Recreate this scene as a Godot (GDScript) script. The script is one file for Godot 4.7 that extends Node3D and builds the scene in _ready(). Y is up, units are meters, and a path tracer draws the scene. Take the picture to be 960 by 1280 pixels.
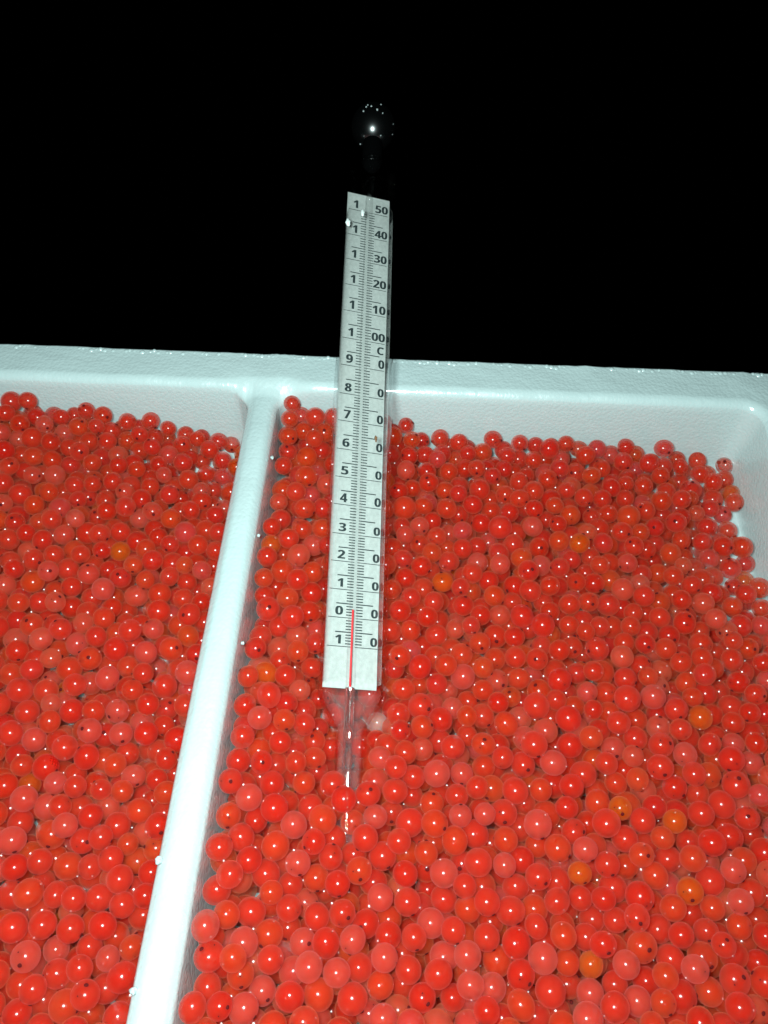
extends Node3D
# All lengths below are in millimetres and turned into metres when a mesh is made.
const MM := 0.001
const RIM := 42.5          # height of the foam rim above the table
const FLOOR := 15.0        # height of the tray floor
const EYE := Vector3(0, 218, 0)
const EGG_GROUP := "fish eggs lying in the foam tray"

var used := {}
var rng := RandomNumberGenerator.new()
var bead_noise := FastNoiseLite.new()
var cam_right: Vector3
var cam_up: Vector3
var cam_back: Vector3
var tube_root := Transform3D()      # local axes of the thermometer, in mm
var tip_offset := 42.0              # how far the bulb's end lies below the lower end of the scale

# ---------------------------------------------------------------- small helpers
func numbered(called: String) -> String:
	if not used.has(called):
		used[called] = 0
		return called
	used[called] += 1
	return "%s_%03d" % [called, used[called]]

func thing(called: String, label: String, category: String, at := Vector3.ZERO, group := "") -> Node3D:
	var o := Node3D.new()
	o.name = numbered(called)
	add_child(o, true)
	o.position = at * MM
	tag(o, label, category, group)
	return o

func tag(o: Node, label: String, category: String, group := "") -> void:
	o.set_meta("label", label)
	o.set_meta("category", category)
	if group:
		o.set_meta("group", group)

func part(called: String, mesh: Mesh, mat: Material, parent: Node, at := Vector3.ZERO) -> MeshInstance3D:
	var m := MeshInstance3D.new()
	m.mesh = mesh
	m.material_override = mat
	var n := called
	var k := 0
	while parent.has_node(NodePath(n)):
		k += 1
		n = "%s_%03d" % [called, k]
	m.name = n
	m.position = at * MM
	parent.add_child(m, true)
	return m

func mat(albedo: Color, rough := 0.5, spec := 0.5) -> StandardMaterial3D:
	var m := StandardMaterial3D.new()
	m.albedo_color = albedo.linear_to_srgb()
	m.roughness = rough
	m.metallic_specular = spec
	return m

# a surface of revolution round the local y axis from (height, radius) pairs; smooth normals
func lathe(profile: Array, sides := 48, flip := false) -> ArrayMesh:
	var st := SurfaceTool.new()
	st.begin(Mesh.PRIMITIVE_TRIANGLES)
	var n := profile.size()
	for i in n:
		var p: Vector2 = profile[i]
		var a: Vector2 = profile[maxi(i - 1, 0)]
		var b: Vector2 = profile[mini(i + 1, n - 1)]
		var t := (b - a).normalized()
		for k in sides + 1:
			var g := TAU * k / sides
			var nn := Vector3(cos(g) * t.x, -t.y, sin(g) * t.x)
			if p.y < 1e-4:
				nn = Vector3(0, -1 if i == 0 else 1, 0)
			st.set_normal(-nn if flip else nn)
			st.set_uv(Vector2(float(k) / sides, float(i) / n))
			st.add_vertex(Vector3(cos(g) * p.y, p.x, sin(g) * p.y) * MM)
	for i in n - 1:
		for k in sides:
			var a := i * (sides + 1) + k
			var b := a + sides + 1
			for v in ([a, b, a + 1, a + 1, b, b + 1] if flip else [a, a + 1, b, a + 1, b + 1, b]):
				st.add_index(v)
	return st.commit()

func ball(r: float, seg := 20, rings := 10, squash := Vector3.ONE) -> ArrayMesh:
	var s := SphereMesh.new()
	s.radius = r * MM
	s.height = 2 * r * MM
	s.radial_segments = seg
	s.rings = rings
	var a := s.get_mesh_arrays()
	var v: PackedVector3Array = a[Mesh.ARRAY_VERTEX]
	var nn: PackedVector3Array = a[Mesh.ARRAY_NORMAL]
	for i in v.size():
		v[i] *= squash
		nn[i] = (nn[i] / squash).normalized()
	a[Mesh.ARRAY_VERTEX] = v
	a[Mesh.ARRAY_NORMAL] = nn
	a[Mesh.ARRAY_TANGENT] = null
	var m := ArrayMesh.new()
	m.add_surface_from_arrays(Mesh.PRIMITIVE_TRIANGLES, a)
	return m

func irregular(r: float, seed_: int, squash: Vector3) -> ArrayMesh:
	var m := ball(r, 14, 8, squash)
	var a := m.surface_get_arrays(0)
	var v: PackedVector3Array = a[Mesh.ARRAY_VERTEX]
	var fn := FastNoiseLite.new()
	fn.seed = seed_
	fn.frequency = 0.9 / r
	for i in v.size():
		v[i] *= 1.0 + 0.75 * fn.get_noise_3dv(v[i] / MM)
	var st := SurfaceTool.new()
	st.begin(Mesh.PRIMITIVE_TRIANGLES)
	for i in v.size():
		st.set_uv(a[Mesh.ARRAY_TEX_UV][i])
		st.add_vertex(v[i])
	for i in a[Mesh.ARRAY_INDEX]:
		st.add_index(i)
	st.generate_normals()
	return st.commit()

func noise_tex(kind: int, freq: float, seed_: int, size := 512, octaves := 1, invert := false) -> ImageTexture:
	var fn := FastNoiseLite.new()
	fn.noise_type = kind
	fn.frequency = freq
	fn.seed = seed_
	fn.fractal_type = FastNoiseLite.FRACTAL_FBM if octaves > 1 else FastNoiseLite.FRACTAL_NONE
	fn.fractal_octaves = octaves
	fn.cellular_return_type = FastNoiseLite.RETURN_DISTANCE
	fn.cellular_jitter = 0.9
	return ImageTexture.create_from_image(fn.get_seamless_image(size, size, invert, false, 0.12))

func project(p: Vector3) -> Vector3:        # a point in mm -> (x, y) of a 384 x 512 picture and its distance; only for sorting and naming
	var q := p - EYE
	var z := -q.dot(cam_back)
	return Vector3(192.0 + 401.6 * q.dot(cam_right) / z, 256.0 - 401.6 * q.dot(cam_up) / z, z)

# ---------------------------------------------------------------- the scene
func _ready() -> void:
	rng.seed = 71
	cam_right = Vector3(0.99884, 0.00685, -0.04763)
	cam_back = Vector3(0.02224, 0.81201, 0.58321).normalized()
	cam_up = cam_back.cross(cam_right).normalized()
	cam_right = cam_up.cross(cam_back).normalized()
	var cam := Camera3D.new()
	cam.name = "camera"
	add_child(cam)
	cam.transform = Transform3D(Basis(cam_right, cam_up, cam_back), EYE * MM)
	cam.fov = 65.03
	cam.near = 0.004
	cam.far = 20.0
	cam.current = true

	var env := Environment.new()
	env.background_mode = Environment.BG_COLOR
	env.background_color = Color.BLACK
	env.tonemap_mode = Environment.TONE_MAPPER_LINEAR
	env.tonemap_exposure = 1.0
	env.sdfgi_enabled = true
	env.ssao_enabled = true
	env.ssil_enabled = true
	var we := WorldEnvironment.new()
	we.name = "environment"
	we.environment = env
	add_child(we)

	var flash := OmniLight3D.new()          # the phone's flash, beside its lens: the only light there is
	flash.name = "flash"
	flash.light_color = Color(0.79, 1.0, 0.98).linear_to_srgb()
	flash.light_energy = 0.119
	flash.light_size = 0.014
	flash.omni_range = 6.0
	flash.omni_attenuation = 2.0
	flash.shadow_enabled = true
	flash.position = (EYE - cam_right * 20.0 + cam_up * 13.0 + cam_back * 1.0) * MM
	add_child(flash)

	lumps.frequency = 0.09
	lumps.seed = 17
	bead_noise.noise_type = FastNoiseLite.TYPE_CELLULAR
	bead_noise.cellular_return_type = FastNoiseLite.RETURN_DISTANCE
	bead_noise.frequency = 0.42
	bead_noise.seed = 5

	make_table()
	make_tray()
	var root := make_thermometer()
	make_eggs()
	make_small_things(root)

func make_table() -> void:
	var b := BoxMesh.new()
	b.size = Vector3(520, 18, 300) * MM
	var m := MeshInstance3D.new()
	m.mesh = b
	m.name = "tabletop"
	m.material_override = mat(Color(0.02, 0.02, 0.022), 0.9, 0.2)
	m.position = Vector3(-20, -9.0, -30) * MM
	m.set_meta("kind", "structure")
	add_child(m)

# ---------------------------------------------------------------- the foam tray
const IN_LEFT := [-160.0, -45.4, -52.0, 173.6]      # inner edge of each compartment at the rim: x from, x to, away from, away to
const IN_RIGHT := [-41.9, 108.6, -52.0, 173.6]

func inset(c: Array, x: float, a: float) -> float:    # distance inside the compartment's rounded outline, negative outside
	var r := 9.0
	var cx: float = (c[0] + c[1]) / 2
	var ca: float = (c[2] + c[3]) / 2
	var qx: float = absf(x - cx) - (c[1] - c[0]) / 2 + r
	var qa: float = absf(a - ca) - (c[3] - c[2]) / 2 + r
	return -(Vector2(maxf(qx, 0), maxf(qa, 0)).length() + minf(maxf(qx, qa), 0.0) - r)

func floor_at(e: float) -> float:          # the floor sinks a little towards the middle of each compartment
	var t := clampf((e - 12.0) / 26.0, 0, 1)
	return FLOOR - 4.0 * t * t * (3 - 2 * t)

func tray_height(x: float, a: float) -> float:
	var e := -100.0
	e = maxf(inset(IN_LEFT, x, a), inset(IN_RIGHT, x, a))
	# the divider's rounded crown is a little lower than the rim
	var dv := clampf((175.5 - a) / 7.0, 0, 1) * clampf((a + 54.0) / 7.0, 0, 1)
	dv = dv * dv * (3 - 2 * dv) * clampf(1.0 - (absf(x + 42.9) - 6.0) / 6.0, 0, 1)
	var top := RIM - 2.2 * dv
	var r := lerpf(3.4, 3.0, dv)
	var h := top
	if dv > 0:
		h -= 0.055 * dv * pow(clampf(absf(x + 42.9), 0, 4.2), 2)
	if e > -1.2:
		var q := e + 1.2 * (1 - dv) * 0.5
		if q > 0:
			var lim := r * 0.985
			if q < lim:
				h -= r - sqrt(r * r - q * q)
			else:
				h -= r - sqrt(r * r - lim * lim) + (q - lim) * 18.0
	# fillet to the floor
	var fl := floor_at(e)
	var k := 3.0
	var d := clampf(0.5 + 0.5 * (h - fl) / k, 0, 1)
	return lerpf(fl, h, d) + k * d * (1 - d)

func lines(lo: float, hi: float, dense: Array) -> PackedFloat32Array:
	var out := PackedFloat32Array()
	var x := lo
	while x < hi:
		out.append(x)
		var step := 3.0
		for d in dense:
			if x > d[0] - 1e-4 and x < d[1]:
				step = minf(step, d[2])
			elif x < d[0]:
				step = minf(step, maxf(d[0] - x, 0.05))
		x += step
	out.append(hi)
	return out

func make_tray() -> void:
	var xl := -173.0
	var xr := 119.5
	var al := -65.0
	var ar := 184.8
	var xs := lines(xl, xr, [[xl, -162.0, 1.2], [-162.0, -153.0, 0.5], [-52.0, -45.0, 0.3], [-45.0, -42.4, 0.4], [-42.4, -35.3, 0.3], [101.5, 110.0, 0.3], [110.0, xr, 0.55]])
	var zs := lines(al, ar, [[al, -44.0, 1.0], [-44.0, 166.0, 1.6], [166.0, 175.0, 0.3], [175.0, ar, 0.45]])
	var nx := xs.size()
	var nz := zs.size()
	var v := PackedVector3Array()
	v.resize((nx + 6) * (nz + 6))
	var fine := FastNoiseLite.new()
	fine.frequency = 0.05
	fine.seed = 3
	var w := nx + 6
	var drop := [[1.2, -42.5 + 0.0], [1.1, -6.0], [0.75, -0.8]]
	for j in nz + 6:
		var jj := clampi(j - 3, 0, nz - 1)
		for i in nx + 6:
			var ii := clampi(i - 3, 0, nx - 1)
			var x := xs[ii]
			var a := zs[jj]
			var h := tray_height(x, a)
			var bump := -bead_noise.get_noise_3d(x, h, a)          # about 0.1 .. 0.9, high in the middle of a bead
			var steep := clampf((h - 30.0) / 8.0, 0, 1)
			h += (0.05 * (bump - 0.5) + 0.30 * fine.get_noise_2d(x, a)) * steep
			var k := 3                                              # rows that go over the edge and down
			if i < 3: k = mini(k, i)
			if j < 3: k = mini(k, j)
			if i > nx + 2: k = mini(k, nx + 5 - i)
			if j > nz + 2: k = mini(k, nz + 5 - j)
			if k < 3:
				var o: float = drop[k][0]
				if i < 3: x -= o
				if j < 3: a -= o
				if i > nx + 2: x += o
				if j > nz + 2: a += o
				h = maxf(0.0, h + float(drop[k][1])) if k > 0 else 0.0
			if j > nz - 1 and k > 0:                                # beads along the far edge stand out one by one
				a += 0.5 * (bump - 0.3)
				h += 0.35 * (bump - 0.4)
			v[j * w + i] = Vector3(x, h, -a)
	var nh := nz + 6
	var n := PackedVector3Array()
	n.resize(v.size())
	for j in nh:
		for i in w:
			var dx := v[j * w + mini(i + 1, w - 1)] - v[j * w + maxi(i - 1, 0)]
			var dz := v[mini(j + 1, nh - 1) * w + i] - v[maxi(j - 1, 0) * w + i]
			n[j * w + i] = dx.cross(dz).normalized()
	var tools := {}
	var remap := {}
	for j in nh - 1:
		for i in w - 1:
			var c := (v[j * w + i] + v[(j + 1) * w + i + 1]) / 2
			var a := -c.z
			var kind := "tray_floor"
			if c.x > -48.5 and c.x < -37.2 and a < 171.5 and a > -50.0 or (c.x > -51.5 and c.x < -34.4 and c.y > FLOOR + 1.5 and a < 170.0 and a > -49.0):
				kind = "divider"
			elif c.y > FLOOR + 1.2 or a > 172 or a < -52 or c.x < -159 or c.x > 107:
				var dl := c.x + 160.0
				var dr := 108.6 - c.x
				var db := 173.6 - a
				var df := a + 52.0
				var mn := minf(minf(dl, dr), minf(db, df))
				kind = "end_wall" if mn == db else "end_wall_001" if mn == df else "side_wall" if mn == dr else "side_wall_001"
			if not tools.has(kind):
				tools[kind] = [PackedVector3Array(), PackedVector3Array(), PackedInt32Array()]
				remap[kind] = {}
			var q := [j * w + i, j * w + i + 1, (j + 1) * w + i, (j + 1) * w + i + 1]
			var id := []
			for g in q:
				if not remap[kind].has(g):
					remap[kind][g] = tools[kind][0].size()
					tools[kind][0].append(v[g] * MM)
					tools[kind][1].append(n[g])
				id.append(remap[kind][g])
			for g in [0, 2, 1, 1, 2, 3]:
				tools[kind][2].append(id[g])
	var root := thing("foam_tray", "white polystyrene foam tray with two compartments split by a rounded divider", "foam tray")
	var foam := foam_material()
	for kind in ["tray_floor", "divider", "end_wall", "end_wall_001", "side_wall", "side_wall_001"]:
		var arr := []
		arr.resize(Mesh.ARRAY_MAX)
		arr[Mesh.ARRAY_VERTEX] = tools[kind][0]
		arr[Mesh.ARRAY_NORMAL] = tools[kind][1]
		arr[Mesh.ARRAY_INDEX] = tools[kind][2]
		var m := ArrayMesh.new()
		m.add_surface_from_arrays(Mesh.PRIMITIVE_TRIANGLES, arr)
		part(kind, m, foam, root)
	# underside, so that the tray is closed
	var b := BoxMesh.new()
	b.size = Vector3(xr - xl, 4, ar - al) * MM
	part("underside", b, foam, root, Vector3((xl + xr) / 2, 2.2, -(al + ar) / 2))
	# the far edge shows its beads one by one
	var eb := SurfaceTool.new()
	var bead := ball(1.0, 10, 6)
	var bx := xl + 1.0
	while bx < xr - 0.5:
		var br := rng.randf_range(0.75, 1.15)
		bx += br * 1.35
		eb.append_from(bead, 0, Transform3D(Basis.from_scale(Vector3.ONE * br), Vector3(bx, RIM - br + rng.randf_range(-0.1, 0.42), -(ar - br * 0.75 + rng.randf_range(-0.3, 0.35))) * MM))
	part("edge_beads", eb.commit(), foam, root)
	# loose beads of foam sticking out along the divider
	for p in [[-47.5, 39.3, -36.5, 0.75], [-47.5, 39.3, -13.0, 0.7], [-38.4, 37.6, -120.0, 0.45], [-38.2, 38.0, -147.0, 0.5], [-38.0, 37.4, -88.0, 0.45]]:
		part("foam_bead", irregular(p[3], int(p[2]), Vector3(1, 0.9, 1.1)), foam, root, Vector3(p[0], p[1], p[2]))

func foam_material() -> StandardMaterial3D:
	var m := mat(Color(0.44, 0.52, 0.52), 0.42, 0.5)
	m.uv1_triplanar = true
	m.uv1_world_triplanar = true
	m.uv1_scale = Vector3.ONE * (1000.0 / 34.0)
	m.heightmap_enabled = true
	m.heightmap_texture = noise_tex(FastNoiseLite.TYPE_CELLULAR, 0.055, 9, 512, 2, true)
	m.heightmap_scale = 0.011
	m.roughness_texture = noise_tex(FastNoiseLite.TYPE_SIMPLEX, 0.02, 4, 256, 3)
	m.roughness = 0.55
	m.clearcoat_enabled = true                     # the foam is wet
	m.clearcoat = 0.9
	m.clearcoat_roughness = 0.15
	return m

# ---------------------------------------------------------------- the thermometer
# height on the scale strip (mm above its lower end) of every tenth degree from -10 to 150
const DECADES := [10.5, 18.0, 25.5, 33.2, 40.9, 49.3, 57.5, 66.0, 74.9, 83.7, 93.2, 102.5, 112.2, 121.7, 131.2, 140.8, 150.7]

func make_thermometer() -> Node3D:
	var y := Vector3(-0.02414, 0.24013, -0.97044).normalized()
	var x := Vector3(0.96032, -0.26422, -0.08927)
	x = (x - y * x.dot(y)).normalized()
	var z := x.cross(y)
	var lower := Vector3(-11.17, 218.0 - 188.906, -80.857)       # on the strip's lower end
	var plate_back := 2.4
	tube_root = Transform3D(Basis(x, y, z), lower + z * plate_back - y * tip_offset)
	var root := thing("glass_thermometer", "glass thermometer with printed white scale and red column leaning on the foam rim", "thermometer")
	root.transform = Transform3D(Basis(x, y, z), tube_root.origin * MM)

	var glass := StandardMaterial3D.new()
	glass.transparency = BaseMaterial3D.TRANSPARENCY_ALPHA
	glass.albedo_color = Color(0.9, 0.97, 0.96, 0.0)
	glass.roughness = 0.03
	glass.metallic_specular = 0.5
	var prof := []
	for k in 9:
		var g := PI / 2 * k / 8
		prof.append(Vector2(3.5 - 3.5 * cos(g), 3.5 * sin(g)))
	prof.append(Vector2(12, 3.5))
	prof.append(Vector2(22, 3.52))
	prof.append(Vector2(28, 3.55))
	for k in 13:
		var t := k / 12.0
		var sm := t * t * (3 - 2 * t)
		prof.append(Vector2(30.5 + 10.5 * t, lerpf(3.6, 8.35, pow(sm, 0.85))))
	for k in 14:
		prof.append(Vector2(43 + 12.2 * k, 8.4))
	for k in 9:
		var t := (k + 1) / 9.0
		prof.append(Vector2(203.0 + 9.0 * t, lerpf(8.4, 3.3, t * t * (3 - 2 * t))))
	part("glass_tube", lathe(prof, 72), glass, root)
	var inner := []
	for p in prof.filter(func(q): return q.x > 42.0 and q.x < 200.0):
		inner.append(Vector2(maxf(p.x, 0.7), maxf(p.y - 1.1, 0.0)))
	var milky := glass.duplicate() as StandardMaterial3D
	milky.albedo_color = Color(0.9, 0.97, 0.96, 0.022)
	part("inner_glass_wall", lathe(inner, 72, true), milky, root)

	var stem := []
	for p in prof.filter(func(q): return q.x < 42.0):
		stem.append(Vector2(maxf(p.x, 0.7), maxf(p.y - lerpf(0.7, 1.1, clampf((p.x - 28.0) / 14.0, 0, 1)), 0.0)))
	var stem_glass := glass.duplicate() as StandardMaterial3D
	stem_glass.albedo_color = Color(0.95, 0.95, 0.95, 0.026)
	part("inner_stem_wall", lathe(stem, 48, true), stem_glass, root)
	var paper := mat(Color(0.495, 0.515, 0.495), 0.6, 0.3)
	paper.uv1_triplanar = true
	paper.uv1_scale = Vector3.ONE * 110.0
	paper.heightmap_enabled = true
	paper.heightmap_texture = noise_tex(FastNoiseLite.TYPE_SIMPLEX, 0.12, 21, 256, 2)
	paper.heightmap_scale = 0.006
	paper.albedo_texture = paper_texture()
	var strip := BoxMesh.new()
	strip.size = Vector3(13.9, 157.3, 0.25) * MM
	part("scale_strip", strip, paper, root, Vector3(0, tip_offset + 157.3 / 2, -plate_back - 0.125))
	var ink := mat(Color(0.010, 0.018, 0.020), 0.6, 0.3)
	part("printed_scale", printed_scale(), ink, root, Vector3(0, tip_offset, -plate_back + 0.012))

	# capillary: a clear rod in front of the strip, standing in the stem below it
	var rod := StandardMaterial3D.new()
	rod.transparency = BaseMaterial3D.TRANSPARENCY_ALPHA
	rod.albedo_color = Color(0.97, 0.99, 0.99, 0.0)
	rod.roughness = 0.02
	var rp := []
	for k in 12:
		rp.append(Vector2(tip_offset + 0.3 + 14.0 * k, 1.15))
	rp.append(Vector2(197.2, 1.1)); rp.append(Vector2(197.8, 0.8)); rp.append(Vector2(198, 0))
	var clear := StandardMaterial3D.new()
	clear.refraction_enabled = true
	clear.refraction_scale = 0.05
	clear.albedo_color = Color(0.98, 0.99, 0.99, 0.0)
	clear.roughness = 0.03
	var off := Vector3(-0.25, 0, -plate_back + 1.35)
	part("capillary_tube", lathe(rp, 32), rod, root, off)
	part("bare_capillary", lathe([Vector2(16.2, 0), Vector2(16.4, 0.8), Vector2(17, 1.15), Vector2(20, 1.2), Vector2(30, 1.16), Vector2(tip_offset, 1.15), Vector2(tip_offset + 0.1, 0)], 32), clear, root, off)
	var red := mat(Color(0.92, 0.02, 0.03), 0.4, 0.3)
	part("red_column", lathe([Vector2(tip_offset + 0.3, 0), Vector2(tip_offset + 0.32, 0.26), Vector2(tip_offset + 19.8, 0.26), Vector2(tip_offset + 20.1, 0)], 12), red, root, off)

	# the black cap over the upper end
	var black := mat(Color(0.0012, 0.0013, 0.0014), 0.24, 0.9)
	var cp := []
	for k in 21:
		var g := lerpf(-1.25, PI / 2, k / 20.0)
		cp.append(Vector2(226.7 + 7.9 * sin(g), maxf(7.2 * cos(g), 0.0)))
	cp[-1] = Vector2(234.6, 0)
	part("knob_neck", lathe([Vector2(207, 0), Vector2(209, 2.4), Vector2(211, 3.2), Vector2(219.6, 3.2)], 32), mat(Color(0.0012, 0.0013, 0.0014), 0.9, 0.05), root)
	var cap := part("black_knob", lathe(cp, 56), black, root)
	# a small eye of clear glass at the capillary's closed end
	var ring := TorusMesh.new()
	ring.inner_radius = 0.75 * MM
	ring.outer_radius = 1.15 * MM
	ring.rings = 24
	ring.ring_segments = 10
	part("capillary_end", ring, glass, root, Vector3(off.x, 198.4, off.z)).rotation.x = PI / 2.6
	cap.set_meta("label", "glossy black knob closing the thermometer's upper end")
	return root

func paper_texture() -> ImageTexture:
	var a := FastNoiseLite.new()
	a.frequency = 0.02
	a.seed = 12
	a.fractal_octaves = 4
	var im := a.get_seamless_image(256, 256)
	im.convert(Image.FORMAT_RGB8)
	for yy in 256:
		for xx in 256:
			var g := im.get_pixel(xx, yy).r
			var s := 0.90 + 0.09 * g
			im.set_pixel(xx, yy, Color(s, s, s * 0.995))
	return ImageTexture.create_from_image(im)

func quad(st: SurfaceTool, x0: float, x1: float, y: float, t: float) -> void:
	var p := [Vector3(x0, y - t, 0), Vector3(x0, y + t, 0), Vector3(x1, y + t, 0), Vector3(x1, y - t, 0)]
	for k in [0, 1, 2, 0, 2, 3]:
		st.set_normal(Vector3(0, 0, 1))
		st.add_vertex(p[k] * MM)

func glyphs(st: SurfaceTool, text: String, bold: bool, right_x: float, base: float, width_each: float, height: float, centred := false) -> void:
	var tm := TextMesh.new()
	var f := SystemFont.new()
	f.font_names = ["Droid Sans"]
	f.font_weight = 700 if bold else 400
	tm.font = f
	tm.font_size = 64
	tm.pixel_size = 0.01
	tm.depth = 0.0
	tm.curve_step = 1.0
	tm.text = text
	var a := tm.get_mesh_arrays()
	if a.is_empty():
		return
	var v: PackedVector3Array = a[Mesh.ARRAY_VERTEX]
	var lo := Vector3(1e9, 1e9, 0)
	var hi := -lo
	for p in v:
		lo = lo.min(p)
		hi = hi.max(p)
	var wide := width_each * text.length()
	if text == "1":
		wide *= 0.72
	var x0 := right_x - (wide / 2 if centred else wide)
	var idx = a[Mesh.ARRAY_INDEX]
	var order = idx if idx != null and idx.size() else range(v.size())
	for heavy in [-0.07, 0.07]:                    # printed a little heavier than the type is cut
		for k in order:
			var p := v[k]
			st.set_normal(Vector3(0, 0, 1))
			st.add_vertex(Vector3(heavy + x0 + (p.x - lo.x) / maxf(hi.x - lo.x, 1e-5) * wide, base + (p.y - lo.y) / (hi.y - lo.y) * height, 0.004 + heavy * 0.05) * MM)

func printed_scale() -> ArrayMesh:
	var st := SurfaceTool.new()
	st.begin(Mesh.PRIMITIVE_TRIANGLES)
	var w := 13.9
	for d in 17:
		var y: float = DECADES[d]
		var gap: float = (DECADES[d] - DECADES[d - 1]) if d > 0 else 7.5
		var t := d / 16.0
		var c := (lerpf(0.535, 0.49, t) - 0.5) * w
		quad(st, -0.46 * w, c - 0.03 * w, y, 0.10)
		quad(st, c + 0.03 * w, minf(c + 0.47 * w, 0.497 * w), y, 0.10)
		var up: float = (DECADES[d + 1] - y) if d < 16 else 0.0
		for k in range(1, 10):
			if d == 16: break
			var yy := y + up * k / 10.0
			var reach := 0.35 if k == 5 else 0.155
			quad(st, c - reach * w, c - 0.03 * w, yy, 0.15)
			quad(st, c + 0.03 * w, c + (0.36 if k == 5 else 0.16) * w, yy, 0.15)
		var v := (d - 1) * 10
		var hgt := 0.31 * gap
		var left := "1" if v < 0 or v >= 100 else str(v / 10)
		var right := "0" if v < 100 else "%02d" % (v - 100)
		glyphs(st, left, true, c - 0.29 * w, y + 0.09 * gap, 0.14 * w, hgt, true)
		glyphs(st, right, true, minf(c + 0.47 * w, 0.485 * w), y + 0.07 * gap, 0.125 * w if v < 100 else 0.145 * w, hgt)
	glyphs(st, "C", true, 0.455 * w, DECADES[11] - 3.9, 0.14 * w, 2.7)
	return st.commit()

# ---------------------------------------------------------------- the eggs
var ex := PackedFloat32Array()
var ey := PackedFloat32Array()
var ez := PackedFloat32Array()
var er := PackedFloat32Array()
var grid := {}
var ghosts := 0
var lumps := FastNoiseLite.new()
const CELL := 6.8

func put_egg(p: Vector3, r: float) -> int:
	var i := ex.size()
	ex.append(p.x); ey.append(p.y); ez.append(p.z); er.append(r)
	var key := Vector2i(floori(p.x / CELL), floori(p.z / CELL))
	if not grid.has(key):
		grid[key] = PackedInt32Array()
	var g: PackedInt32Array = grid[key]
	g.append(i)
	grid[key] = g
	return i

func rest(x: float, z: float, r: float) -> float:      # height at which an egg let down here comes to touch something
	var best := floor_at(inset(IN_LEFT if x < -43 else IN_RIGHT, x, -z)) + r
	var kx := floori(x / CELL)
	var kz := floori(z / CELL)
	for j in range(kz - 1, kz + 2):
		for i in range(kx - 1, kx + 2):
			var key := Vector2i(i, j)
			if grid.has(key):
				for e in grid[key]:
					var dx := ex[e] - x
					var dz := ez[e] - z
					var s := (er[e] + r) * 0.95
					var q := s * s - dx * dx - dz * dz
					if q > 0:
						var h := ey[e] + sqrt(q)
						if h > best:
							best = h
	return best

const SURFACE := [       # x, away, height of the egg surface above the table
	[-160, 172, 38], [-128, 170, 36.5], [-100, 168, 31.5], [-85, 168, 29], [-70, 168, 24], [-48, 172, 12], [-52, 150, 23], [-150, 120, 31], [-100, 120, 29], [-62, 125, 27.5], [-48, 120, 27.5],
	[-150, 60, 30], [-100, 70, 28], [-62, 80, 27], [-48, 60, 28], [-100, 20, 28], [-50, 10, 29], [-48, 90, 27.5], [-100, -40, 28], [-60, -40, 28], [-150, -40, 28],
	[-34, 170, 38], [-10, 170, 31], [15, 170, 25.5], [45, 170, 25.5], [75, 170, 24.5], [92, 170, 21], [104, 170, 15], [104, 140, 14.5], [96, 135, 22], [104, 112, 21], [95, 150, 20.5], [104, 90, 25], [80, 150, 25], [60, 140, 27],
	[-30, 140, 31], [0, 140, 29], [30, 130, 28], [80, 100, 28], [-30, 90, 28], [20, 80, 28.5], [60, 60, 29], [100, 50, 28], [-36, 40, 36.5], [-36, 80, 35], [-36, 120, 35], [-29, 60, 34], [-29, 100, 33], [-22, 60, 30], [-22, 100, 29.5], [10, 30, 30], [60, 10, 30], [100, 0, 29], [0, -40, 29], [80, -40, 29], [-36, 0, 37], [-36, 20, 36.5], [-29, 0, 35], [-29, 30, 34.5], [-22, 0, 31.5], [-22, 30, 30.5]]

func surface(x: float, a: float) -> float:
	var sum := 0.0
	var ws := 0.0
	for p in SURFACE:
		if (p[0] < -43) != (x < -43):
			continue
		var d2: float = (p[0] - x) * (p[0] - x) + (p[1] - a) * (p[1] - a)
		var w := 1.0 / pow(d2 + 12.0, 1.7)
		sum += w * float(p[2])
		ws += w
	var s := sum / ws + 2.6 * lumps.get_noise_2d(x, a)
	for g in [[-61.7, 86.2, 3.2], [-71.2, 102.6, 2.9], [-70.4, 58.6, 2.6], [-61.5, 158.0, 3.0]]:       # thin spots where the white floor shows
		if Vector2(x - g[0], a - g[1]).length() < g[2]:
			s = 12.0
	return s

func tube_gap(p: Vector3) -> Vector2:        # (distance from the glass, height above the axis)
	var q := tube_root.affine_inverse() * p
	var rad := 3.6
	if q.y > 29: rad = lerpf(3.6, 8.5, clampf((q.y - 29) / 9.0, 0, 1))
	if q.y < 0: return Vector2(Vector3(q.x, q.y, q.z).length() - 0.5, 0)
	return Vector2(Vector2(q.x, q.z).length() - rad, p.y - (tube_root * Vector3(0, q.y, 0)).y)

func allowed(p: Vector3, r: float) -> bool:
	var c: Array = IN_LEFT if p.x < -43 else IN_RIGHT
	var lean := 3.2 + (RIM - p.y) * 0.055
	if inset(c, p.x, -p.z) < r + lean - 0.5:
		return false
	var g := tube_gap(p)
	return g.x > r - (0.55 if g.y > 0 else 1.1)

const PRESS := [Vector3(-17.5, 14.4, -82.5), Vector3(-8.6, 14.4, -82.3), Vector3(-9.2, 14.3, -76.2)]

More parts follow.
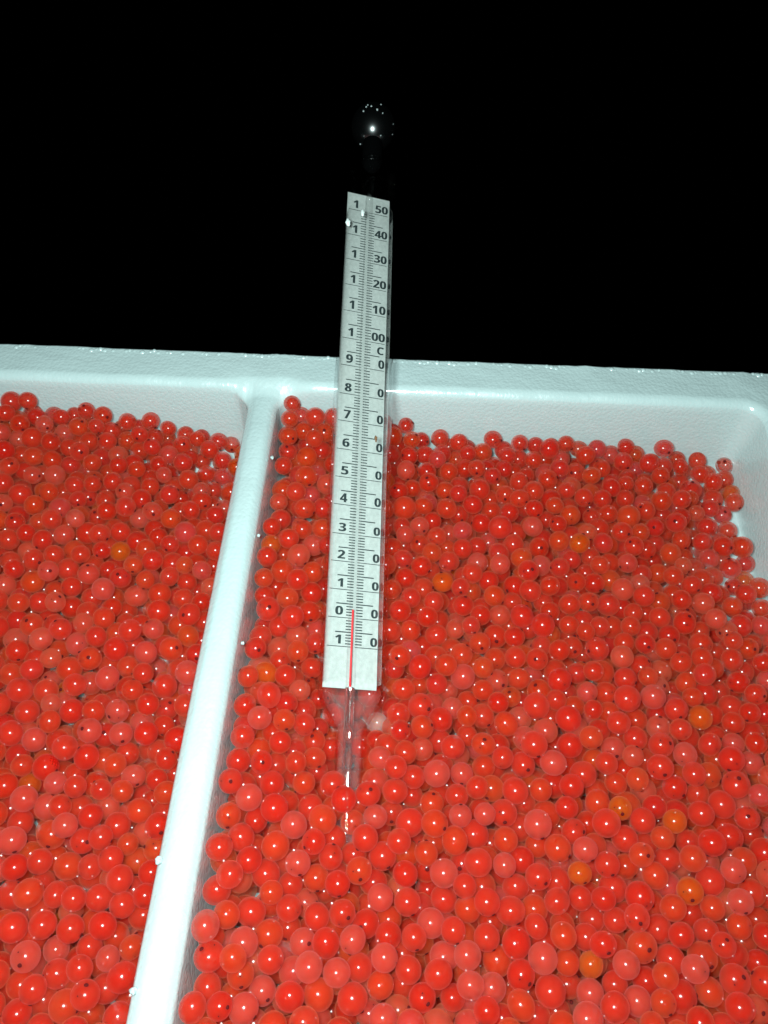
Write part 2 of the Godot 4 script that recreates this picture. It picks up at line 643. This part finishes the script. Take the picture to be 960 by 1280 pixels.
func fill() -> void:
	put_egg(Vector3(-7.1, 28.0, -53.4), 2.85)
	put_egg(Vector3(-12.7, 28.0, -52.0), 2.8)
	for p in PRESS:
		put_egg(p, 2.75)
	for p in [[-56.4, -168.2, 2.85], [-52.2, -164.4, 2.8], [103.2, -168.0, 2.95], [101.6, -161.9, 2.9], [102.6, -156.3, 2.9], [97.3, -158.2, 2.9], [100.9, -136.5, 3.0], [99.9, -124.5, 2.95], [96.4, -164.0, 2.8]]:
		put_egg(Vector3(p[0], FLOOR + p[2], p[1]), p[2])
	var misses := 0
	var tries := 0
	while tries < 70000:
		tries += 1
		if tries == 30000:                             # from now on the buried bulb carries eggs; these eight are taken out again
			ghosts = ex.size()
			for k in 8:
				put_egg(tube_root * Vector3(0, 2.0 + 1.5 * k, 0), 3.5)
		var left := rng.randf() < 0.46
		var x := rng.randf_range(-157, -49) if left else rng.randf_range(-37, 107)
		var z := rng.randf_range(-172, 50)
		var r := clampf(rng.randfn(2.84, 0.15), 2.45, 3.25)
		var h := rest(x, z, r)
		var lim := surface(x, -z)
		if h - r > lim + 4.0:
			misses += 1
			continue
		var step := 1.6
		var stop := 0.12 if rng.randf() < 0.65 else 0.8
		var turn := rng.randf() * TAU
		while step > stop:
			var bx := x
			var bz := z
			var bh := h
			for k in 6:
				var g := turn + TAU * k / 6.0
				var tx := x + cos(g) * step
				var tz := z + sin(g) * step
				var th := rest(tx, tz, r)
				if th < bh - 0.004:
					var c: Array = IN_LEFT if left else IN_RIGHT
					if inset(c, tx, -tz) >= r + 3.2 + (RIM - th) * 0.055 - 0.5:
						bh = th; bx = tx; bz = tz
			if bx == x and bz == z:
				step *= 0.5
			else:
				x = bx; z = bz; h = bh
		if h + r * 0.15 > surface(x, -z) + 2.0:
			misses += 1
			continue
		if not allowed(Vector3(x, h, z), r):
			misses += 1
			continue
		put_egg(Vector3(x, h, z), r)
		misses = 0

func fill_voids() -> void:                    # eggs are soft: small ones press into what is left open inside the heap
	for t in 120000:
		var left := rng.randf() < 0.46
		var p := Vector3(rng.randf_range(-157, -49) if left else rng.randf_range(-39, 107), 0, rng.randf_range(-172, 50))
		var r := clampf(rng.randfn(2.78, 0.12), 2.5, 3.1)
		var lo := floor_at(inset(IN_LEFT if left else IN_RIGHT, p.x, -p.z)) + r
		var hi := surface(p.x, -p.z) - 0.5
		if hi < lo: continue
		p.y = rng.randf_range(lo, hi)
		if not has_room(p, r) or not allowed(p, r - 0.3):
			continue
		put_egg(p, r)

func has_room(p: Vector3, r: float) -> bool:
	var kx := floori(p.x / CELL)
	var kz := floori(p.z / CELL)
	for j in range(kz - 1, kz + 2):
		for i in range(kx - 1, kx + 2):
			var key := Vector2i(i, j)
			if grid.has(key):
				for e in grid[key]:
					var s := (er[e] + r) * 0.81
					if (ex[e] - p.x) * (ex[e] - p.x) + (ey[e] - p.y) * (ey[e] - p.y) + (ez[e] - p.z) * (ez[e] - p.z) < s * s:
						return false
	return true

func yolk_texture() -> ImageTexture:
	var fn := FastNoiseLite.new()
	fn.seed = 33
	fn.frequency = 0.9
	fn.fractal_octaves = 3
	var im := Image.create(128, 64, false, Image.FORMAT_RGB8)
	for yy in 64:
		for xx in 128:
			var la := PI * (yy + 0.5) / 64
			var lo := TAU * xx / 128.0
			var p := Vector3(sin(la) * cos(lo), cos(la), sin(la) * sin(lo))
			var k := clampf(0.5 + 0.8 * fn.get_noise_3dv(p * 1.3), 0, 1)
			var body := clampf(1.6 - absf(p.dot(Vector3(0.0, 0.35, 0.94).normalized()) - 0.72) * 7.0, 0, 1) * clampf(p.y * 2 + 1.2, 0, 1)
			var c := Color(1, 0.92, 0.9).lerp(Color(1.0, 1.0, 1.0), k)
			c = c.lerp(Color(0.93, 1.0, 1.0), 0.5 * body)
			im.set_pixel(xx, yy, c)
	return ImageTexture.create_from_image(im)

var grain: ImageTexture
const YOLK_ALPHA := 0.42
const MEMBRANE_ALPHA := 0.43
const TINTS := [["red", 0.985, 0.014, 0.007, 0.985, 0.042, 0.021], ["deep red", 0.97, 0.009, 0.005, 0.98, 0.030, 0.015], ["orange red", 0.985, 0.022, 0.006, 0.985, 0.056, 0.019],
	["pale pinkish red", 0.975, 0.030, 0.022, 0.98, 0.075, 0.052], ["bright orange", 0.99, 0.042, 0.005, 0.99, 0.090, 0.012], ["whitish pink", 0.90, 0.22, 0.20, 0.96, 0.32, 0.29]]
const SHELL_BASE := Color(0.99, 0.22, 0.115)

func make_eggs() -> void:
	grain = noise_tex(FastNoiseLite.TYPE_SIMPLEX, 0.25, 6, 256, 2)
	fill()
	fill_voids()
	for k in 8:
		ex.remove_at(ghosts); ey.remove_at(ghosts); ez.remove_at(ghosts); er.remove_at(ghosts)
	var tex := yolk_texture()
	var count := ex.size()
	# shapes: one egg of 1 mm radius; the membrane is clear and glossy, the yolk inside it gives the colour
	var membrane_mesh := ball(1.0, 26, 14)
	var yolk_mesh := ball(0.90, 22, 12)
	var eye_mesh := ball(0.20, 12, 7, Vector3(1, 1, 0.75))
	var eye_at := [Vector3(0.37, 0.12, 0.80), Vector3(-0.30, 0.20, 0.76)]
	var membranes := []
	for t in TINTS:
		membranes.append(membrane_material(tex, Color(t[4], t[5], t[6])))
	var eye_mat := mat(Color(0.09, 0.008, 0.008), 0.8, 0.05)
	var yolks := []
	for t in TINTS:
		var m := yolk_material(tex)
		m.albedo_color = Color(Color(t[1], t[2], t[3]).linear_to_srgb(), YOLK_ALPHA)
		yolks.append(m)
	# tint, turn and squash of each egg
	var tint := PackedInt32Array()
	var turn := []
	var special := {}
	var inside := []                                    # how the yolk floats inside its membrane
	var wanted := [[Vector3(44.9, 28, -41.1), 4], [Vector3(45.3, 28, -21.7), 4], [Vector3(11, 28, -116.6), 4], [Vector3(64.7, 28, -50.7), 4], [Vector3(-34, 26, -82.5), 4], [Vector3(-2.0, 28, -75.0), 5]]
	for i in count:
		var q := rng.randf()
		tint.append(0 if q < 0.45 else 1 if q < 0.64 else 2 if q < 0.80 else 3 if q < 0.994 else 4)
		var b := Basis(Vector3(rng.randfn(), rng.randfn(), rng.randfn()).normalized(), rng.randf() * TAU)
		if rng.randf() < 0.32:                          # some of the eggs lie with their eyes turned down
			b = Basis.from_euler(Vector3(PI / 2 + rng.randf_range(-0.7, 0.7), rng.randf_range(-0.7, 0.7), rng.randf() * TAU), EULER_ORDER_XYZ)
		inside.append(Transform3D(Basis.from_scale(Vector3.ONE * rng.randf_range(0.72, 1.02)), Vector3(rng.randf_range(-1, 1), rng.randf_range(-1, 1), rng.randf_range(-1, 1)) * 0.06 * MM))
		turn.append(b * Basis.from_scale(Vector3(rng.randf_range(0.94, 1.07), rng.randf_range(0.94, 1.07), rng.randf_range(0.94, 1.06)) * er[i]))
	for i in range(5, 14):
		tint[i] = 2 if i % 3 else 4
	# which eggs can be seen, and how large: discs drawn from far to near into a small buffer
	var seen := PackedInt32Array()
	seen.resize(count)
	var at := []
	var order := range(count)
	for i in count:
		var s := project(Vector3(ex[i], ey[i], ez[i]))
		at.append(s)
	order.sort_custom(func(a, b): return at[a].z > at[b].z)
	var buf := PackedInt32Array()
	buf.resize(384 * 512)
	buf.fill(-1)
	for i in order:
		var s: Vector3 = at[i]
		var rad := 401.6 * er[i] / s.z
		if s.x < -rad or s.x > 384 + rad or s.y < -rad or s.y > 512 + rad:
			continue
		for yy in range(maxi(0, floori(s.y - rad)), mini(511, ceili(s.y + rad)) + 1):
			var half := rad * rad - (yy - s.y) * (yy - s.y)
			if half <= 0: continue
			half = sqrt(half)
			for xx in range(maxi(0, ceili(s.x - half)), mini(383, floori(s.x + half)) + 1):
				buf[yy * 384 + xx] = i
	for yy in 512:                                          # what the thermometer and the divider hide
		for xx in 384:
			var i := buf[yy * 384 + xx]
			if i < 0: continue
			if yy < 350 and absf(xx - (172.0 + (400.0 - yy) * 0.018)) < 17.0: continue
			var dl := 64.0 + (512.0 - yy) * 0.198
			if xx > dl and xx < dl + lerpf(13.5, 22.0, yy / 512.0): continue
			seen[i] += 1
	# the wanted odd ones: the largest seen egg near each place
	for wnt in wanted:
		var best := -1
		for i in count:
			if seen[i] > 70 and (best < 0 or Vector2(ex[i] - wnt[0].x, ez[i] - wnt[0].z).length() < Vector2(ex[best] - wnt[0].x, ez[best] - wnt[0].z).length()):
				best = i
		tint[best] = wnt[1]
		special[best] = true
	var ranked := range(count)
	ranked.sort_custom(func(a, b): return seen[a] > seen[b])
	var single := {}
	for k in range(5, 14):
		if seen[k] > 20: single[k] = true
	for k in special:
		single[k] = true
	for i in ranked:
		if single.size() >= 300: break
		single[i] = true
	# individual eggs
	var proto := {}
	var texts := {}
	for i in single:
		var state := "no eye spot"
		var n_eye := 0
		for e in eye_at:
			var pos: Vector3 = Vector3(ex[i], ey[i], ez[i]) + turn[i] * e
			var s := project(pos)
			var towards: float = (turn[i] * e).normalized().dot((EYE - pos).normalized())
			var px := clampi(int(s.y), 0, 511) * 384 + clampi(int(s.x), 0, 383)
			if towards > 0.3 and buf[px] == i:
				n_eye += 1
		if n_eye == 1: state = "one dark eye spot"
		if n_eye == 2: state = "two dark eye spots"
		var text := "%s egg, %s, %s" % [TINTS[tint[i]][0], state, where(i, at[i])]
		if i == 5: text = "orange egg lying alone on the white floor by the divider's far end"
		if not texts.has(text): texts[text] = []
		texts[text].append(i)
	var label := {}
	for text in texts:
		var l: Array = texts[text]
		l.sort_custom(func(a, b): return at[a].x < at[b].x)
		for k in l.size():
			label[l[k]] = text
			if l.size() > 1:
				label[l[k]] = text + ", " + ("leftmost" if k == 0 else "rightmost" if k == l.size() - 1 else ["second", "third", "fourth", "fifth", "sixth", "seventh", "eighth", "ninth", "tenth", "eleventh", "twelfth", "thirteenth"][mini(k - 1, 11)] + " from left")
	for i in single:
		var t: int = tint[i]
		var o: Node3D
		if not proto.has(t):
			o = Node3D.new()
			part("membrane", membrane_mesh, membranes[t], o)
			part("yolk", yolk_mesh, yolks[t], o)
			if t != 5:
				for e in eye_at:
					part("eye_spot", eye_mesh, eye_mat, o, e)
			proto[t] = o
		else:
			o = proto[t].duplicate()
		o.name = numbered("fish_egg")
		o.get_node("yolk").transform = inside[i]
		add_child(o, true)
		o.transform = Transform3D(turn[i], Vector3(ex[i], ey[i], ez[i]) * MM)
		tag(o, label[i], "fish egg", EGG_GROUP)
	# the rest, as one heap
	var both := SurfaceTool.new()
	for e in eye_at:
		both.append_from(eye_mesh, 0, Transform3D(Basis(), e * MM))
	var many := yolk_material(tex)
	many.vertex_color_use_as_albedo = true
	many.albedo_color = Color(1, 1, 1, YOLK_ALPHA)
	var shells := membrane_material(tex, SHELL_BASE)
	shells.rim_tint = 1.0
	shells.vertex_color_use_as_albedo = true
	var heap := thing("fish_egg_heap", "deep heap of small red fish eggs filling both compartments of the tray", "fish eggs")
	heap.set_meta("kind", "stuff")
	for layer in [["membranes", membrane_mesh, shells], ["yolks", yolk_mesh, many], ["eye_spots", both.commit(), eye_mat]]:
		var mm := MultiMesh.new()
		mm.transform_format = MultiMesh.TRANSFORM_3D
		mm.use_colors = true
		mm.mesh = layer[1]
		mm.instance_count = count - single.size()
		var rg := RandomNumberGenerator.new()
		rg.seed = 9
		var k := 0
		for i in count:
			if single.has(i): continue
			var own := Transform3D(turn[i], Vector3(ex[i], ey[i], ez[i]) * MM)
			mm.set_instance_transform(k, own * inside[i] if layer[0] == "yolks" else own)
			var t: Array = TINTS[tint[i]]
			var f := rg.randf_range(0.9, 1.0)
			var o := 4 if layer[0] == "membranes" else 1
			var c := Color(minf(t[o] * f, 0.99), t[o + 1] * f * rg.randf_range(0.86, 1.25), t[o + 2] * f * rg.randf_range(0.84, 1.2))
			mm.set_instance_color(k, Color(c.r / SHELL_BASE.r, c.g / SHELL_BASE.g, c.b / SHELL_BASE.b) if o == 4 else c)
			k += 1
		var mi := MultiMeshInstance3D.new()
		mi.name = layer[0]
		mi.multimesh = mm
		mi.material_override = layer[2]
		mi.set_meta("kind", "stuff")
		heap.add_child(mi)
	print("eggs ", count, " single ", single.size(), " smallest single ", seen[ranked[290]], " seen>0: ", Array(seen).filter(func(q): return q > 0).size())

func membrane_material(tex: Texture2D, c: Color) -> StandardMaterial3D:
	var m := StandardMaterial3D.new()
	m.resource_name = "membrane"
	m.transparency = BaseMaterial3D.TRANSPARENCY_ALPHA
	m.albedo_color = Color(c.linear_to_srgb(), MEMBRANE_ALPHA)
	m.albedo_texture = tex
	m.roughness = 0.165
	m.metallic_specular = 0.5
	m.rim_enabled = true
	m.rim = 0.88
	m.rim_tint = 0.7
	m.subsurf_scatter_enabled = true
	m.subsurf_scatter_strength = 1.0
	return m

func yolk_material(tex: Texture2D) -> StandardMaterial3D:
	var m := StandardMaterial3D.new()
	m.albedo_texture = tex
	m.transparency = BaseMaterial3D.TRANSPARENCY_ALPHA
	m.roughness = 0.45
	m.metallic_specular = 0.1
	m.heightmap_enabled = true                     # grainy, oil-dotted yolk
	m.heightmap_texture = grain
	m.heightmap_scale = 0.05
	m.backlight_enabled = true
	m.backlight = Color(0.25, 0.25, 0.25)
	return m

func where(i: int, s: Vector3) -> String:
	var a := -ez[i]
	var x := ex[i]
	if x < -43:
		if x > -55: return "left of divider, %s" % depth_word(s.y)
		return "left compartment's %s, %s" % ["left" if s.x < 40 else "middle", depth_word(s.y)]
	if x < -31: return "right of divider, %s" % depth_word(s.y)
	var q := tube_root.affine_inverse() * Vector3(x, ey[i], ez[i])
	var lat := q.x
	if a > 50 and absf(lat) < 22:
		return "%s of thermometer's %s" % ["left" if lat < 0 else "right", "stem" if q.y < 40 else "lower scale" if q.y < 80 else "upper scale"]
	if x > 92: return "near the right wall, %s" % depth_word(s.y)
	return "right compartment's %s, %s" % ["left" if s.x < 190 else "centre" if s.x < 290 else "right", depth_word(s.y)]

func depth_word(y: float) -> String:
	if y > 475: return "bottom edge"
	if y > 430: return "lowest rows"
	if y > 385: return "lower rows"
	if y > 330: return "middle rows"
	if y > 270: return "upper rows"
	return "farthest rows"

# ---------------------------------------------------------------- flecks, crumb and painted glints
func make_small_things(_root: Node3D) -> void:
	var white := mat(Color(0.72, 0.76, 0.74), 0.35, 0.6)
	var fleck := part_top("white_fleck", irregular(1.0, 4, Vector3(0.75, 1.25, 0.5)), white, Vector3(-7.63, 181.8, 3.51))
	tag(fleck, "small white fleck stuck on the glass just left of the scale, under the 150 line", "fleck")
	fleck = part_top("white_fleck", irregular(0.9, 8, Vector3(0.6, 1.3, 0.45)), white, Vector3(-4.0, 183.4, 7.35))
	tag(fleck, "small white fleck on the glass over the left figure of the 150 mark", "fleck")
	var brown := mat(Color(0.16, 0.08, 0.04), 0.7, 0.3)
	var crumb := part_top("brown_crumb", irregular(0.75, 14, Vector3(0.5, 1.2, 0.5)), brown, Vector3(2.1, 107.25, 8.15))
	tag(crumb, "tiny brown crumb on the glass above the right 0 of the 60 mark", "crumb")
	# glints on the black knob, painted as pale specks, in the thermometer's own axes
	var glint := mat(Color(0.36, 0.40, 0.40), 0.25, 0.6)
	var dim_glint := mat(Color(0.09, 0.10, 0.10), 0.25, 0.6)  # the fainter glints, painted in a darker grey
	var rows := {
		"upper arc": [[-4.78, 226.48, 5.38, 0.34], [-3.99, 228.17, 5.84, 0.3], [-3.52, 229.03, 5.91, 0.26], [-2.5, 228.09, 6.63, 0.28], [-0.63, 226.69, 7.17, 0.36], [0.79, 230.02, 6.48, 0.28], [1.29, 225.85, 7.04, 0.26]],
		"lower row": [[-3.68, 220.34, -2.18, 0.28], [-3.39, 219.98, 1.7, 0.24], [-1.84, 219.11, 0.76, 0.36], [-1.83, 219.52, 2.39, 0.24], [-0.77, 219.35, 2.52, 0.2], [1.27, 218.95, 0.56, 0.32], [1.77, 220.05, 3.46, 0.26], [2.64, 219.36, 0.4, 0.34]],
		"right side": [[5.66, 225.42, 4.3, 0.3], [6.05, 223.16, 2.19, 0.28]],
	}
	var ordinal := ["leftmost", "second from left", "third from left", "fourth from left", "fifth from left", "sixth from left", "seventh from left"]
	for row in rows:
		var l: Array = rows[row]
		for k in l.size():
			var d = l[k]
			var o := part_top("painted_glint", irregular(d[3], 30 + k, Vector3(0.8, 1.15, 0.7)), dim_glint if row == "right side" or d[3] < 0.25 else glint, Vector3(d[0], d[1], d[2]))
			tag(o, "painted glint on the black knob, %s of its %s" % [ordinal[k] if k < l.size() - 1 else "rightmost", row], "glint", "painted glints on the black knob")

func part_top(called: String, mesh: Mesh, m: Material, at: Vector3) -> MeshInstance3D:
	var o := MeshInstance3D.new()
	o.mesh = mesh
	o.material_override = m
	o.name = numbered(called)
	o.transform = Transform3D(tube_root.basis, tube_root * at * MM)
	add_child(o, true)
	return o
